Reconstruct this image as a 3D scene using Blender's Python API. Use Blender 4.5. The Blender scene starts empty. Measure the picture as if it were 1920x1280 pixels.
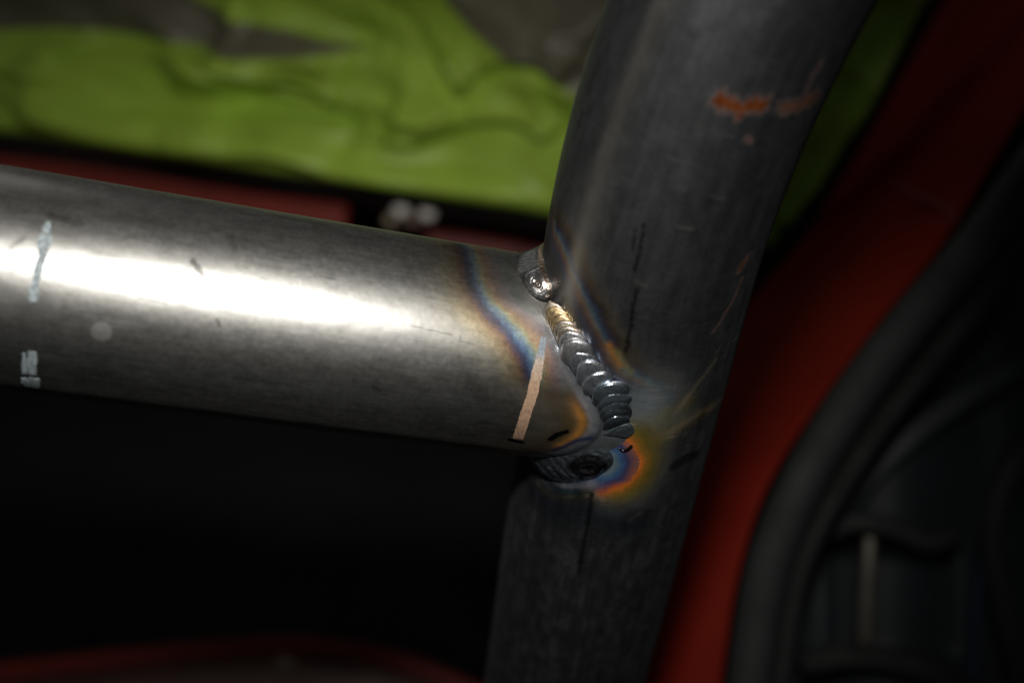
import bpy, math, random
import numpy as np
from mathutils import Matrix, Vector

random.seed(7)
rng = np.random.default_rng(7)
scene = bpy.context.scene
COL = scene.collection

# ----------------------------------------------------------------------------
# frame of reference: "view" coordinates (x right, y up, -z ahead, metres) are
# used only to measure the joint; every point goes through W into the world,
# where the upright tube stands plumb (world z is its axis).
# ----------------------------------------------------------------------------
F_PX = 2250.0
R = 0.022                      # upright tube radius
RC = 0.02169                   # cross tube radius
P = np.array([0.025436, -0.006392, -0.266270])     # where the two axes meet
U = np.array([0.958890, -0.144882, -0.244005])     # cross tube axis (to the right)
V = np.array([-0.097062, -0.779886, -0.618350])    # upright axis (downwards)
U /= np.linalg.norm(U); V /= np.linalg.norm(V)
N = np.cross(U, V); N /= np.linalg.norm(N)
if N @ P > 0: N = -N
EC = np.cross(N, U)                                 # up across the cross tube
if EC[1] < 0: EC = -EC
EU = np.cross(V, N)                                 # right across the upright
if EU[0] < 0: EU = -EU
BEND_S, BEND_PSI, BEND_R, BEND_A = 0.02835, 1.70183, 0.24759, 0.62

zw = -V
yw = np.array([0, 0, -1.0]) - (np.array([0, 0, -1.0]) @ zw) * zw; yw /= np.linalg.norm(yw)
xw = np.cross(yw, zw)
W3 = np.array([xw, yw, zw])
ORG = P + V * 0.62                                  # world origin: floor under the joint

def w(p):
    return (np.asarray(p) - ORG) @ W3.T

def at(px, py, depth):
    """point seen at a photo position, at a given depth (view coordinates)"""
    return np.array([(px - 960) / F_PX * depth, (640 - py) / F_PX * depth, -depth])

# ------------------------------- camera -------------------------------------
cam_d = bpy.data.cameras.new("camera")
cam = bpy.data.objects.new("camera", cam_d)
COL.objects.link(cam)
cam_d.sensor_width = 36.0
cam_d.lens = F_PX * 36.0 / 1920.0
cam_d.clip_start = 0.01
cam_d.clip_end = 50.0
M = Matrix([[*W3[0], 0], [*W3[1], 0], [*W3[2], 0], [0, 0, 0, 1]])
o = w((0, 0, 0))
M.translation = Vector(o.tolist())
cam.matrix_world = M
cam_d.dof.use_dof = True
cam_d.dof.focus_distance = 0.247
cam_d.dof.aperture_fstop = 6.0
cam_d.dof.aperture_blades = 9
scene.camera = cam

# ------------------------------- light --------------------------------------
world = bpy.data.worlds.new("World")
scene.world = world
world.use_nodes = True
world.node_tree.nodes["Background"].inputs[0].default_value = (0.9, 1.0, 1.0, 1)
world.node_tree.nodes["Background"].inputs[1].default_value = 0.014

def area_lamp(name, pos, target, size, watts, color, spread=180):
    d = bpy.data.lights.new(name, 'AREA')
    d.shape = 'DISK'; d.size = size; d.energy = watts; d.color = color
    d.spread = math.radians(spread)
    ob = bpy.data.objects.new(name, d); COL.objects.link(ob)
    a = Vector(w(pos).tolist()); b = Vector(w(target).tolist())
    ob.location = a
    ob.rotation_euler = (b - a).to_track_quat('-Z', 'Y').to_euler()
    return ob

# the work lamp: held left of and above the lens
area_lamp("work_lamp", (0.002, 0.088, 0.02), at(600, 590, 0.27), 0.026, 0.16, (1.0, 0.965, 0.90), 62)

# the workshop's overhead light, broad and faint, above and beyond the tubes
area_lamp("overhead_lamp", np.array([-.38, .78, -.50]), P, 0.5, 0.30, (1.0, 0.98, 0.93))

vs = scene.view_settings
vs.view_transform = 'Standard'
vs.look = 'None'
vs.exposure = 0.15
vs.gamma = 1.0
vs.use_curve_mapping = False

# ----------------------------------------------------------------------------
# helpers
# ----------------------------------------------------------------------------
def mesh_obj(name, verts, faces, mat, parent=None, smooth=True, colors=None, floats=None, view=True):
    me = bpy.data.meshes.new(name)
    v = np.asarray(verts, float)
    if view: v = w(v)
    if parent is not None:
        v = v - np.array(parent.location)
    me.from_pydata(v.tolist(), [], faces if isinstance(faces, list) else faces.tolist())
    me.update()
    if smooth:
        me.polygons.foreach_set("use_smooth", [True] * len(me.polygons))
    if colors is not None:
        at_ = me.color_attributes.new("tint", 'FLOAT_COLOR', 'POINT')
        c = np.ones((len(v), 4), np.float32); c[:, :3] = colors
        at_.data.foreach_set("color", c.ravel())
    if floats:
        for k, arr in floats.items():
            a = me.attributes.new(k, 'FLOAT', 'POINT')
            a.data.foreach_set("value", np.asarray(arr, np.float32))
    if mat: me.materials.append(mat)
    ob = bpy.data.objects.new(name, me)
    COL.objects.link(ob)
    if parent is not None:
        ob.parent = parent
    return ob

def thing(name, label, cat, base, group=None):
    e = bpy.data.objects.new(name, None)
    e.empty_display_size = 0.01
    COL.objects.link(e)
    e.location = w(base).tolist()
    e["label"] = label; e["category"] = cat; e["kind"] = "thing"
    if group: e["group"] = group
    return e

def tag(o, label, cat, group=None):
    o["label"] = label; o["category"] = cat; o["kind"] = "thing"
    if group: o["group"] = group
    return o

def grid_faces(nu, nv, close_v=False):
    i, j = np.meshgrid(np.arange(nu - 1), np.arange(nv if close_v else nv - 1), indexing='ij')
    a = i * nv + j; b = i * nv + (j + 1) % nv
    c = (i + 1) * nv + (j + 1) % nv; d = (i + 1) * nv + j
    return np.stack([a, b, c, d], -1).reshape(-1, 4)

# smooth value noise in numpy
_lat = rng.random((256, 256))
def vnoise(x, y):
    x = np.asarray(x, float); y = np.asarray(y, float)
    xi = np.floor(x).astype(int); yi = np.floor(y).astype(int)
    fx = x - xi; fy = y - yi
    fx = fx * fx * (3 - 2 * fx); fy = fy * fy * (3 - 2 * fy)
    g = lambda a, b: _lat[a & 255, b & 255]
    return (g(xi, yi) * (1 - fx) * (1 - fy) + g(xi + 1, yi) * fx * (1 - fy)
            + g(xi, yi + 1) * (1 - fx) * fy + g(xi + 1, yi + 1) * fx * fy)
def fbm(x, y, oct=4):
    s = 0; a = 1; t = 0
    for k in range(oct):
        s = s + a * vnoise(x * 2 ** k + 17.3 * k, y * 2 ** k + 5.7 * k); t += a; a *= .55
    return s / t
def sstep(a, b, x):
    t = np.clip((x - a) / (b - a), 0, 1); return t * t * (3 - 2 * t)
def ramp(d, stops):
    xs = [s[0] for s in stops]
    return np.stack([np.interp(d, xs, [s[1][k] for s in stops]) for k in range(3)], -1)
def mix(a, b, t):
    return a * (1 - t[..., None]) + np.asarray(b) * t[..., None]

def seg_dist(x, y, poly, pad=None):
    """distance to an open polyline, signed: positive on its right-hand side"""
    if pad is not None:                      # only near the line
        q = np.asarray(poly, float)
        m = (x > q[:, 0].min() - pad) & (x < q[:, 0].max() + pad) & (y > q[:, 1].min() - pad) & (y < q[:, 1].max() + pad)
        d0 = np.full(x.shape, 1e3); p0 = np.zeros(x.shape)
        if m.any(): d0[m], p0[m] = seg_dist(x[m], y[m], poly)
        return d0, p0
    best = np.full(x.shape, 1e9); sgn = np.ones(x.shape); par = np.zeros(x.shape)
    poly = np.asarray(poly, float)
    L = 0
    for k in range(len(poly) - 1):
        a, b = poly[k], poly[k + 1]; d = b - a; l2 = d @ d; l = math.sqrt(l2)
        t = np.clip(((x - a[0]) * d[0] + (y - a[1]) * d[1]) / l2, 0, 1)
        px = x - a[0] - t * d[0]; py = y - a[1] - t * d[1]
        q = np.hypot(px, py)
        m = q < best
        cr = d[0] * (y - a[1]) - d[1] * (x - a[0])
        best = np.where(m, q, best); sgn = np.where(m, np.where(cr > 0, -1, 1), sgn)
        par = np.where(m, L + t * l, par); L += l
    return best * sgn, par / L
def resample(poly, n):
    poly = np.asarray(poly, float)
    # Catmull-Rom through the points
    out = []
    p = np.vstack([2 * poly[0] - poly[1], poly, 2 * poly[-1] - poly[-2]])
    for k in range(1, len(p) - 2):
        for t in np.linspace(0, 1, n, endpoint=False):
            a, b, c, d = p[k - 1], p[k], p[k + 1], p[k + 2]
            out.append(.5 * (2 * b + (c - a) * t + (2 * a - 5 * b + 4 * c - d) * t * t + (3 * b - a - 3 * c + d) * t ** 3))
    out.append(p[-2])
    return np.array(out)

# ---------------------------- node materials ---------------------------------
def new_mat(name):
    m = bpy.data.materials.new(name); m.use_nodes = True
    nt = m.node_tree
    return m, nt, nt.nodes["Principled BSDF"]
def nd(nt, typ, **kw):
    n = nt.nodes.new(typ)
    for k, v in kw.items():
        if k.startswith("i_"):
            n.inputs[k[2:].replace("_", " ")].default_value = v
        else: setattr(n, k, v)
    return n
def noise(nt, scale, detail=4, stretch=(1, 1, 1), attr=None, rough=.55):
    if attr:
        tc = nd(nt, 'ShaderNodeAttribute', attribute_name=attr); src = tc.outputs['Vector']
    else:
        tc = nd(nt, 'ShaderNodeTexCoord'); src = tc.outputs['Object']
    mp = nd(nt, 'ShaderNodeMapping'); mp.inputs['Scale'].default_value = stretch
    nt.links.new(src, mp.inputs['Vector'])
    nz = nd(nt, 'ShaderNodeTexNoise'); nz.inputs['Scale'].default_value = scale
    nz.inputs['Detail'].default_value = detail; nz.inputs['Roughness'].default_value = rough
    nt.links.new(mp.outputs[0], nz.inputs['Vector'])
    return nz.outputs['Fac']
def remap(nt, src, a, b, c, d):
    mr = nd(nt, 'ShaderNodeMapRange')
    for k, v_ in zip(('From Min', 'From Max', 'To Min', 'To Max'), (a, b, c, d)):
        mr.inputs[k].default_value = v_
    nt.links.new(src, mr.inputs['Value']); return mr.outputs[0]
def math_(nt, op, a, b):
    m = nd(nt, 'ShaderNodeMath', operation=op)
    for i, x in enumerate((a, b)):
        if isinstance(x, (int, float)): m.inputs[i].default_value = x
        else: nt.links.new(x, m.inputs[i])
    return m.outputs[0]
def bump(nt, b, h, strength, dist):
    bp = nd(nt, 'ShaderNodeBump'); bp.inputs['Strength'].default_value = strength
    bp.inputs['Distance'].default_value = dist
    nt.links.new(h, bp.inputs['Height']); nt.links.new(bp.outputs[0], b.inputs['Normal'])
def mulcol(nt, col, fac):
    mx = nd(nt, 'ShaderNodeMix', data_type='RGBA', blend_type='MULTIPLY')
    mx.inputs['Factor'].default_value = 1
    cc = nd(nt, 'ShaderNodeCombineColor')
    for k in range(3): nt.links.new(fac, cc.inputs[k])
    nt.links.new(col, mx.inputs['A']); nt.links.new(cc.outputs[0], mx.inputs['B'])
    return mx.outputs['Result']

def tube_metal(name, lines, fine, bump_s, amp=.06, broad=.66):
    """steel whose tint and roughness are carried by the surface; 'skin' holds the
    unrolled position (around, along, 0) in metres so that grain follows the tube"""
    m, nt, b = new_mat(name)
    ta = nd(nt, 'ShaderNodeAttribute', attribute_name="tint")
    ra = nd(nt, 'ShaderNodeAttribute', attribute_name="gloss")
    ma = nd(nt, 'ShaderNodeAttribute', attribute_name="metal")
    g1 = noise(nt, 1, 5, lines, "skin", .65)
    g2 = noise(nt, 1, 3, fine, "skin", .7)
    g3 = noise(nt, 900, 2, (1, 1, 1), "skin")
    fac = math_(nt, 'MULTIPLY', remap(nt, g1, .3, .7, 1 - amp, 1 + amp), remap(nt, g2, .3, .7, 1 - amp, 1 + amp))
    nt.links.new(mulcol(nt, ta.outputs['Color'], fac), b.inputs['Base Color'])
    nt.links.new(ma.outputs['Fac'], b.inputs['Metallic'])
    nt.links.new(math_(nt, 'MULTIPLY', ma.outputs['Fac'], .5), b.inputs['Specular IOR Level'])
    r = math_(nt, 'ADD', ra.outputs['Fac'], remap(nt, g1, .3, .7, -.015, .015))
    r = math_(nt, 'ADD', r, remap(nt, g3, .3, .7, -.02, .02))
    nt.links.new(r, b.inputs['Roughness'])
    hgt = math_(nt, 'ADD', math_(nt, 'MULTIPLY', g1, .5), math_(nt, 'ADD', math_(nt, 'MULTIPLY', g2, .6), math_(nt, 'MULTIPLY', g3, .12)))
    bump(nt, b, hgt, bump_s, 0.00012)
    # a broad lobe under the tight one: drawn, lightly oxidised steel
    b2 = nd(nt, 'ShaderNodeBsdfPrincipled')
    for nm in ('Base Color', 'Metallic', 'Normal', 'Specular IOR Level'):
        nt.links.new(b.inputs[nm].links[0].from_socket, b2.inputs[nm])
    nt.links.new(math_(nt, 'ADD', r, .18), b2.inputs['Roughness'])
    mx = nd(nt, 'ShaderNodeMixShader'); mx.inputs[0].default_value = broad
    nt.links.new(b.outputs[0], mx.inputs[1]); nt.links.new(b2.outputs[0], mx.inputs[2])
    nt.links.new(mx.outputs[0], nt.nodes['Material Output'].inputs['Surface'])
    return m

def simple_mat(name, col, rough, metal=0., nscale=0, namp=.2, bumps=0., bdist=.0005, coat=0., col2=None, sheen=0.):
    m, nt, b = new_mat(name)
    b.inputs['Base Color'].default_value = (*col, 1)
    b.inputs['Roughness'].default_value = rough
    b.inputs['Metallic'].default_value = metal
    b.inputs['Coat Weight'].default_value = coat
    b.inputs['Coat Roughness'].default_value = .12
    if nscale:
        z = noise(nt, nscale, 5)
        cr = nd(nt, 'ShaderNodeMix', data_type='RGBA')
        lo = col2 if col2 else tuple(c * (1 - namp) for c in col)
        cr.inputs['A'].default_value = (*lo, 1); cr.inputs['B'].default_value = (*col, 1)
        nt.links.new(remap(nt, z, .35, .65, 0, 1), cr.inputs['Factor'])
        nt.links.new(cr.outputs['Result'], b.inputs['Base Color'])
        nt.links.new(remap(nt, z, .3, .7, rough + .08, max(rough - .08, .05)), b.inputs['Roughness'])
        if bumps: bump(nt, b, z, bumps, bdist)
    return m

CROSS_MAT = tube_metal("drawn_steel", (1500, 120, 1), (900, 700, 1), .025, .022)
UP_MAT = tube_metal("mill_scale_steel", (300, 2400, 1), (1500, 90, 1), .10, .06, .45)
WELD_MAT, nt, b = new_mat("weld_metal")
ta = nd(nt, 'ShaderNodeAttribute', attribute_name="tint")
ra = nd(nt, 'ShaderNodeAttribute', attribute_name="gloss")
z = noise(nt, 900, 4); z2 = noise(nt, 4200, 2)
nt.links.new(mulcol(nt, ta.outputs['Color'], remap(nt, z, .3, .7, .7, 1.25)), b.inputs['Base Color'])
b.inputs['Metallic'].default_value = .97
nt.links.new(math_(nt, 'ADD', ra.outputs['Fac'], remap(nt, z2, .3, .7, -.06, .06)), b.inputs['Roughness'])
bump(nt, b, math_(nt, 'ADD', math_(nt, 'MULTIPLY', z, .8), math_(nt, 'MULTIPLY', z2, .35)), .4, .00012)
PAINT_MAT = simple_mat("marker_paint", (.27, .32, .345), .6, 0, 1400, .6, .3, .0001)
SALMON_MAT, nt, b = new_mat("baked_marker_paint")
ta = nd(nt, 'ShaderNodeAttribute', attribute_name="tint")
z = noise(nt, 2200, 5, (1, 1, .35), None, .75)
nt.links.new(mulcol(nt, ta.outputs['Color'], remap(nt, z, .3, .65, .45, 1.1)), b.inputs['Base Color'])
b.inputs['Roughness'].default_value = .7
bump(nt, b, z, .3, .0001)

# ----------------------------------------------------------------------------
# tube geometry
# ----------------------------------------------------------------------------
def cross_pt(s, th, r=RC):
    """s metres from the joint along the cross tube, th angle from the face"""
    s = np.asarray(s)[..., None]; th = np.asarray(th)[..., None]
    return P - U * s + r * (np.cos(th) * N + np.sin(th) * EC)

MB = math.cos(BEND_PSI) * N + math.sin(BEND_PSI) * EU      # the bend leans this way
def up_frame(s):
    s = np.asarray(s, float)[..., None]
    a = np.clip((s - BEND_S) / BEND_R, 0, BEND_A)
    lin = np.minimum(s, BEND_S)
    tail = np.maximum(s - BEND_S - BEND_A * BEND_R, 0)
    C = P - V * lin + BEND_R * ((1 - np.cos(a)) * MB - np.sin(a) * V)
    T = np.cos(a) * (-V) + np.sin(a) * MB
    C = C + tail * T
    Mb = np.cos(a) * MB + np.sin(a) * V                    # MB carried along the bend
    Bn = np.cross(MB, -V)
    nM, nB = N @ MB, N @ Bn
    eM, eB = EU @ MB, EU @ Bn
    return C, T, nM * Mb + nB * Bn, eM * Mb + eB * Bn
def up_pt(s, ph, r=R):
    C, T, n, e = up_frame(s)
    ph = np.asarray(ph, float)[..., None]
    return C + r * (np.cos(ph) * n + np.sin(ph) * e)

def ray_dir(px, py):
    d = np.array([(px - 960) / F_PX, (640 - py) / F_PX, -1.0]); return d / np.linalg.norm(d)
def on_cross(px, py):
    """photo position -> (s, th) on the cross tube, mm and mm around"""
    d = ray_dir(px, py)
    dp = d - (d @ U) * U; pp = -P - (-P @ U) * U
    a = dp @ dp; b_ = 2 * dp @ pp; c = pp @ pp - RC * RC
    D = max(b_ * b_ - 4 * a * c, 0); t = (-b_ - math.sqrt(D)) / (2 * a)
    X = t * d - P
    return np.array([-(X @ U), RC * math.atan2(X @ EC, X @ N)]) * 1000
_sg, _pg = np.meshgrid(np.linspace(-.16, .13, 581), np.linspace(-math.pi / 2 * 1.15, math.pi / 2 * 1.15, 361), indexing='ij')
_ug = up_pt(_sg, _pg)
_C, _T, _n, _e = up_frame(_sg)
_un = (_ug - _C) / R
_front = np.einsum('ijk,ijk->ij', _un, -_ug) > 0
_ux = 960 + F_PX * _ug[..., 0] / -_ug[..., 2]; _uy = 640 - F_PX * _ug[..., 1] / -_ug[..., 2]
def on_up(px, py):
    """photo position -> (around, along) on the upright, mm"""
    q = (_ux - px) ** 2 + (_uy - py) ** 2 + np.where(_front, 0, 1e9)
    i, j = np.unravel_index(q.argmin(), q.shape)
    return np.array([R * _pg[i, j], _sg[i, j]]) * 1000

def s_int(th):
    """where the cross tube meets the upright"""
    O = cross_pt(np.zeros_like(th), th) - P
    wp = O - (O @ V)[..., None] * V
    up_ = U - (U @ V) * V
    a = up_ @ up_; b_ = 2 * wp @ up_; c = (wp * wp).sum(-1) - R * R
    D = np.maximum(b_ * b_ - 4 * a * c, 0)
    return -(-b_ - np.sqrt(D)) / (2 * a)

# =============================================================================
# the setting: floor of the car body
# =============================================================================
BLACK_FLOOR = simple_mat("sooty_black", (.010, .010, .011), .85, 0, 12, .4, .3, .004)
fl = []
# world: a broad dark tub floor well below the joint, curving up behind
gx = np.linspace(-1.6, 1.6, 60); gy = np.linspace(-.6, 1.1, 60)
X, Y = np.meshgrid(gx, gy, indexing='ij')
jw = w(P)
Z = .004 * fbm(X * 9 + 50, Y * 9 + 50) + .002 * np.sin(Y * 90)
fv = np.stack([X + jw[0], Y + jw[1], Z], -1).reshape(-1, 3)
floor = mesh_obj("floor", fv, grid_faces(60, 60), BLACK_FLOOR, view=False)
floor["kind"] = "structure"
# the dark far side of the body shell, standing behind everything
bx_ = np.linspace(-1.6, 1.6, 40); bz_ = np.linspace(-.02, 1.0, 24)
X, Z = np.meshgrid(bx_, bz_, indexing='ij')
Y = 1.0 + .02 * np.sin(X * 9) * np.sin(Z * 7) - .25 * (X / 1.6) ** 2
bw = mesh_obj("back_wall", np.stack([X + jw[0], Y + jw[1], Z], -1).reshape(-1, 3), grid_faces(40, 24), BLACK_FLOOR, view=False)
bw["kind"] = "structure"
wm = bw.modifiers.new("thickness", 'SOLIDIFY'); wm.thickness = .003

# =============================================================================
# THE WELDED FRAME
# =============================================================================
frame = thing("welded_tube_frame",
              "bare steel cross tube welded into a dark bent upright tube with rainbow heat tint", "tube frame", P + V * 0.60)

# ---- cross tube -------------------------------------------------------------
S_END = 0.215
tt = np.concatenate([np.linspace(0, .045, 260, endpoint=False), np.linspace(.045, .15, 300, endpoint=False), np.linspace(.15, S_END, 30)])
th = np.concatenate([np.radians(np.linspace(-115, 125, 420, endpoint=False)), np.radians(np.linspace(125, 245, 40, endpoint=False))])
TT, TH = np.meshgrid(tt, th, indexing='ij')
SI = s_int(TH)
k = TT / S_END
S = SI * (1 - k) + k * S_END - .0006 * (1 - k)
rr = RC + (fbm(S * 140, TH * 3.1 + 9) - .5) * .00010
cv = P - U * S[..., None] + rr[..., None] * (np.cos(TH)[..., None] * N + np.sin(TH)[..., None] * EC)
sm, am = S * 1000, TH * RC * 1000         # unrolled, mm
am_ = np.where(TH > math.pi, (TH - 2 * math.pi) * RC * 1000, am)

steel = np.array([.42, .415, .40])
col = np.ones(S.shape + (3,)) * steel
mott = fbm(sm * .35, am * .55, 3)
streak = fbm(sm * .05 + 31, am * 2.6, 4); smear = fbm(sm * .12 + 61, am * .5 + 13, 4)
spots = fbm(sm * .9 + 70, am * 1.3 + 20, 3)
col *= (.91 + .12 * mott + .05 * streak)[..., None]
col *= (1 - .12 * sstep(.62, .74, spots) * sstep(.45, .6, fbm(sm * .06, am * .2 + 3, 2)))[..., None]
gloss = .265 + .03 * (streak - .5) + .05 * (mott - .5) + .05 * (smear - .5)
# warm cast that grows towards the weld
dW = (S - SI) * 1000
warm = sstep(34, 12, dW + 3 * (mott - .5))
col = mix(col, col * np.array([1.02, .93, .74]), warm * .9)

def poly_c(pts): return np.array([on_cross(*p) for p in pts])
band = resample(poly_c([(862, 462), (869, 475), (874, 497), (882, 529), (898, 565), (921, 592), (948, 621), (969, 650), (982, 672), (989, 695), (992, 715)]), 5)
f_s = np.interp(am_, band[::-1, 1], band[::-1, 0], left=band[-1, 0], right=band[0, 0] + 0)
slope = np.gradient(band[:, 0], band[:, 1])
sl = np.interp(am_, band[::-1, 1], slope[::-1], left=0, right=0)
d = (f_s - sm) / np.sqrt(1 + sl ** 2)
d = d + 1.1 * (fbm(sm * .7, am * .7 + 60, 4) - .5) + .9 * (fbm(sm * 4, am * 4 + 60, 2) - .5)
tintc = ramp(d, [(-9, (.47, .46, .43)), (-4.5, (.50, .43, .30)), (-2.4, (.42, .31, .18)), (-1.3, (.27, .15, .11)), (-.6, (.13, .09, .16)),
                 (.15, (.05, .075, .19)), (1.0, (.13, .25, .46)), (2.0, (.33, .47, .52)), (2.8, (.52, .49, .30)), (3.7, (.50, .32, .20)),
                 (5.0, (.38, .27, .27)), (6.8, (.29, .28, .33)), (8.6, (.24, .30, .32)), (10.5, (.31, .32, .34)), (14, (.36, .36, .37))])
speck = (fbm(sm * 7, am * 7 + 11, 2) - .5)
tintc *= (1 + .7 * speck + .35 * (fbm(sm * .6 + 44, am * .9, 3) - .5))[..., None]
blo = poly_c([(992, 712)])[0, 1]; 
mk = sstep(-9, -3.5, d) * sstep(blo - 3.0, blo + 1.0, am_)
mk *= np.where(np.abs(TH - math.pi) < 1.2, .4, 1)
col = mix(col, tintc, mk * (.88 - .28 * sstep(12, 26, am_)))
gloss = gloss + .05 * mk * sstep(0, 4, d)
# under side near the weld: browned, then amber edge, then pale etched strip by the bead
etch_line = resample(poly_c([(1000, 600), (1022, 640), (1046, 690), (1072, 735), (1092, 768), (1100, 792), (1090, 815), (1066, 832), (1035, 845)]), 4)
dE, pE = seg_dist(sm, am_, etch_line)
sideE = dE                                 # sign checked below
probe = seg_dist(np.array([on_cross(1110, 770)[0]]), np.array([on_cross(1110, 770)[1]]), etch_line)[0][0]
if probe < 0: sideE = -dE
brown = sstep(-13, -3, sideE) * sstep(blo + 1.5, blo - 2.5, am_) * (dW < 22)
col = mix(col, np.array([.15, .115, .08]) * (.75 + .5 * mott)[..., None], brown * .88)
amber = np.exp(-((sideE + .9) / 1.3) ** 2) * sstep(.42, .62, pE) * sstep(1.02, .9, pE)
col = mix(col, np.array([.50, .22, .045]) * (.7 + .6 * mott)[..., None], np.clip(amber, 0, 1))
amb2 = np.exp(-((sideE + 3.2) / 1.6) ** 2) * sstep(.45, .62, pE) * sstep(1.02, .85, pE)
col = mix(col, np.array([.26, .17, .05]), amb2 * .6)
pale = sstep(-.3, .9, sideE) * sstep(12, 8, dW) * sstep(etch_line[0, 1] + 2.0, etch_line[0, 1] - 3.0, am_)
palec = ramp(sideE, [(0, (.32, .28, .28)), (1.0, (.36, .36, .38)), (2.4, (.22, .25, .29)), (3.2, (.10, .11, .13)), (4.2, (.25, .28, .31))])
col = mix(col, palec * (.55 + .5 * mott + .4 * fbm(sm * 1.3 + 5, am * 1.3, 3))[..., None], pale * .9)
gloss = gloss - .10 * pale
# black smear beside the amber edge
sx, sy = on_cross(1047, 815)
sm_d, _ = seg_dist(sm, am_, poly_c([(1032, 823), (1045, 815), (1062, 809)]))
col = mix(col, (.012, .012, .014), sstep(1.0, .45, np.abs(sm_d) + .5 * (spots - .5)))
# black ink at the foot of the paint line
ink, _ = seg_dist(sm, am_, poly_c([(956, 824), (968, 827), (980, 829)]))
col = mix(col, (.012, .012, .014), sstep(.75, .4, np.abs(ink) + .6 * (speck)))
nav, _ = seg_dist(sm, am_, resample(poly_c([(1040, 843), (1060, 836), (1082, 826), (1108, 821)]), 4), 6)
col = mix(col, np.array([.03, .055, .15]), .9 * np.exp(-(np.abs(nav) / .8) ** 2))
# thumb smudge, dirt flecks and scratches
tx, ty = on_cross(190, 621)
rT = np.hypot(sm - tx, (am_ - ty)) + .5 * (mott - .5)
gloss = gloss + .12 * sstep(2.2, 1.5, rT); col = mix(col, np.array([.52, .53, .55]), .35 * sstep(2.2, 1.5, rT))
for (a, b_, wd, dark) in [((362, 490), (382, 520), .8, .6), ((407, 600), (412, 612), .5, .5), ((770, 610), (848, 628), .16, .5),
                          ((95, 404), (150, 420), 1.2, .35), ((20, 465), (44, 448), .7, .35), ((560, 545), (575, 552), .4, .3),
                          ((880, 715), (905, 745), 2.0, .3), ((700, 725), (712, 731), .5, .3), ((430, 440), (440, 470), 1.0, .22)]:
    dd, _ = seg_dist(sm, am_, poly_c([a, b_]), 6)
    col *= (1 - dark * sstep(wd, wd * .3, np.abs(dd) + .35 * wd * (spots - .5) * 2))[..., None]
for k in range(46):
    s0 = rng.uniform(14, 105); a0 = rng.uniform(-16, 24); ln = rng.uniform(1.5, 14); an = rng.normal() * .06
    if k % 3 == 0: an = rng.uniform(.9, 1.5); ln = rng.uniform(.8, 2.2)
    dd, _ = seg_dist(sm, am_, [(s0, a0), (s0 + ln * math.cos(an), a0 + ln * math.sin(an))], 1)
    m_ = sstep(.22, .07, np.abs(dd)) * (streak > .38)
    br = 1 + rng.choice([-.35, .5, .5]) * m_
    col *= br[..., None]; gloss = gloss - .06 * m_ * (br > 1)
col = np.clip(col * .70, .004, .95)
skin = np.stack([TH * RC, S, 0 * S], -1)

def add_vec(ob, name, arr):
    a = ob.data.attributes.new(name, 'FLOAT_VECTOR', 'POINT')
    a.data.foreach_set("vector", np.asarray(arr, np.float32).ravel())

cross = mesh_obj("cross_tube", cv.reshape(-1, 3), grid_faces(*S.shape, close_v=True)[:, ::-1], CROSS_MAT, frame,
                 colors=col.reshape(-1, 3), floats={"gloss": gloss.ravel(), "metal": (1 - .16 * pale - .4 * np.clip(amber, 0, 1) - .2 * brown).ravel()})
cross["label"] = "bright drawn steel cross tube with a straw and blue heat band"
add_vec(cross, "skin", skin)

# ---- upright tube ------------------------------------------------------------
ss = np.concatenate([np.linspace(-.60, -.11, 20, endpoint=False), np.linspace(-.11, -.045, 190, endpoint=False), np.linspace(-.045, .03, 460, endpoint=False),
                     np.linspace(.03, .13, 300, endpoint=False), np.linspace(.13, .48, 60)])
ph = np.concatenate([np.radians(np.linspace(-110, 110, 420, endpoint=False)), np.radians(np.linspace(110, 250, 40, endpoint=False))])
SS, PH = np.meshgrid(ss, ph, indexing='ij')
uv_ = up_pt(SS, PH)
Cc, _, _, _ = up_frame(SS)
uv_ = uv_ + (uv_ - Cc) / R * ((fbm(SS * 120 + 7, PH * 3) - .5) * .00012)[..., None]
am = np.where(PH > math.pi, PH - 2 * math.pi, PH) * R * 1000
sm = SS * 1000
mott = fbm(sm * .30 + 90, am * .45, 5)
vert = fbm(sm * .05 + 11, am * 1.1 + 5, 4)
hor = fbm(sm * 3.5, am * .35 + 77, 3)
spots = fbm(sm * 1.1 + 20, am * 1.4, 3)
col = np.ones(SS.shape + (3,)) * np.array([.122, .127, .134])
col *= (.70 + .32 * mott + .18 * vert + .06 * hor)[..., None] * 1.08
gloss = .41 + .08 * (mott - .5) + .07 * (vert - .5)
flake = sstep(.70, .78, fbm(sm * 1.6 + 3, am * 2.4 + 9, 3))
col = mix(col, np.array([.30, .30, .30]), flake * .08)
def poly_u(pts): return np.array([on_up(*p) for p in pts])
# heat zone against the bead
hz = resample(poly_u([(1046, 425), (1062, 455), (1077, 485), (1089, 517), (1104, 556), (1124, 596), (1144, 638), (1163, 670), (1190, 694), (1226, 712), (1258, 742), (1272, 785)]), 4)
dH, pH = seg_dist(am, sm, hz)
pr = seg_dist(np.array([on_up(1070, 530)[0]]), np.array([on_up(1070, 530)[1]]), hz)[0][0]
if pr < 0: dH = -dH
dH = dH + 2.0 * (fbm(sm * .4 + 8, am * .4, 4) - .5) + .8 * (fbm(sm * 3 + 8, am * 3, 2) - .5)
zone = ramp(dH, [(-6, (.12, .12, .12)), (-2.8, (.115, .088, .055)), (-1.2, (.075, .048, .03)), (-.4, (.045, .04, .07)), (.5, (.06, .105, .18)),
                 (1.4, (.16, .21, .23)), (2.2, (.24, .15, .085)), (3.2, (.11, .07, .09)), (4.6, (.05, .065, .10)), (6.5, (.065, .055, .045)), (9, (.05, .055, .065)), (14, (.06, .065, .07))])
zone *= (.7 + .6 * mott)[..., None]
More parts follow.
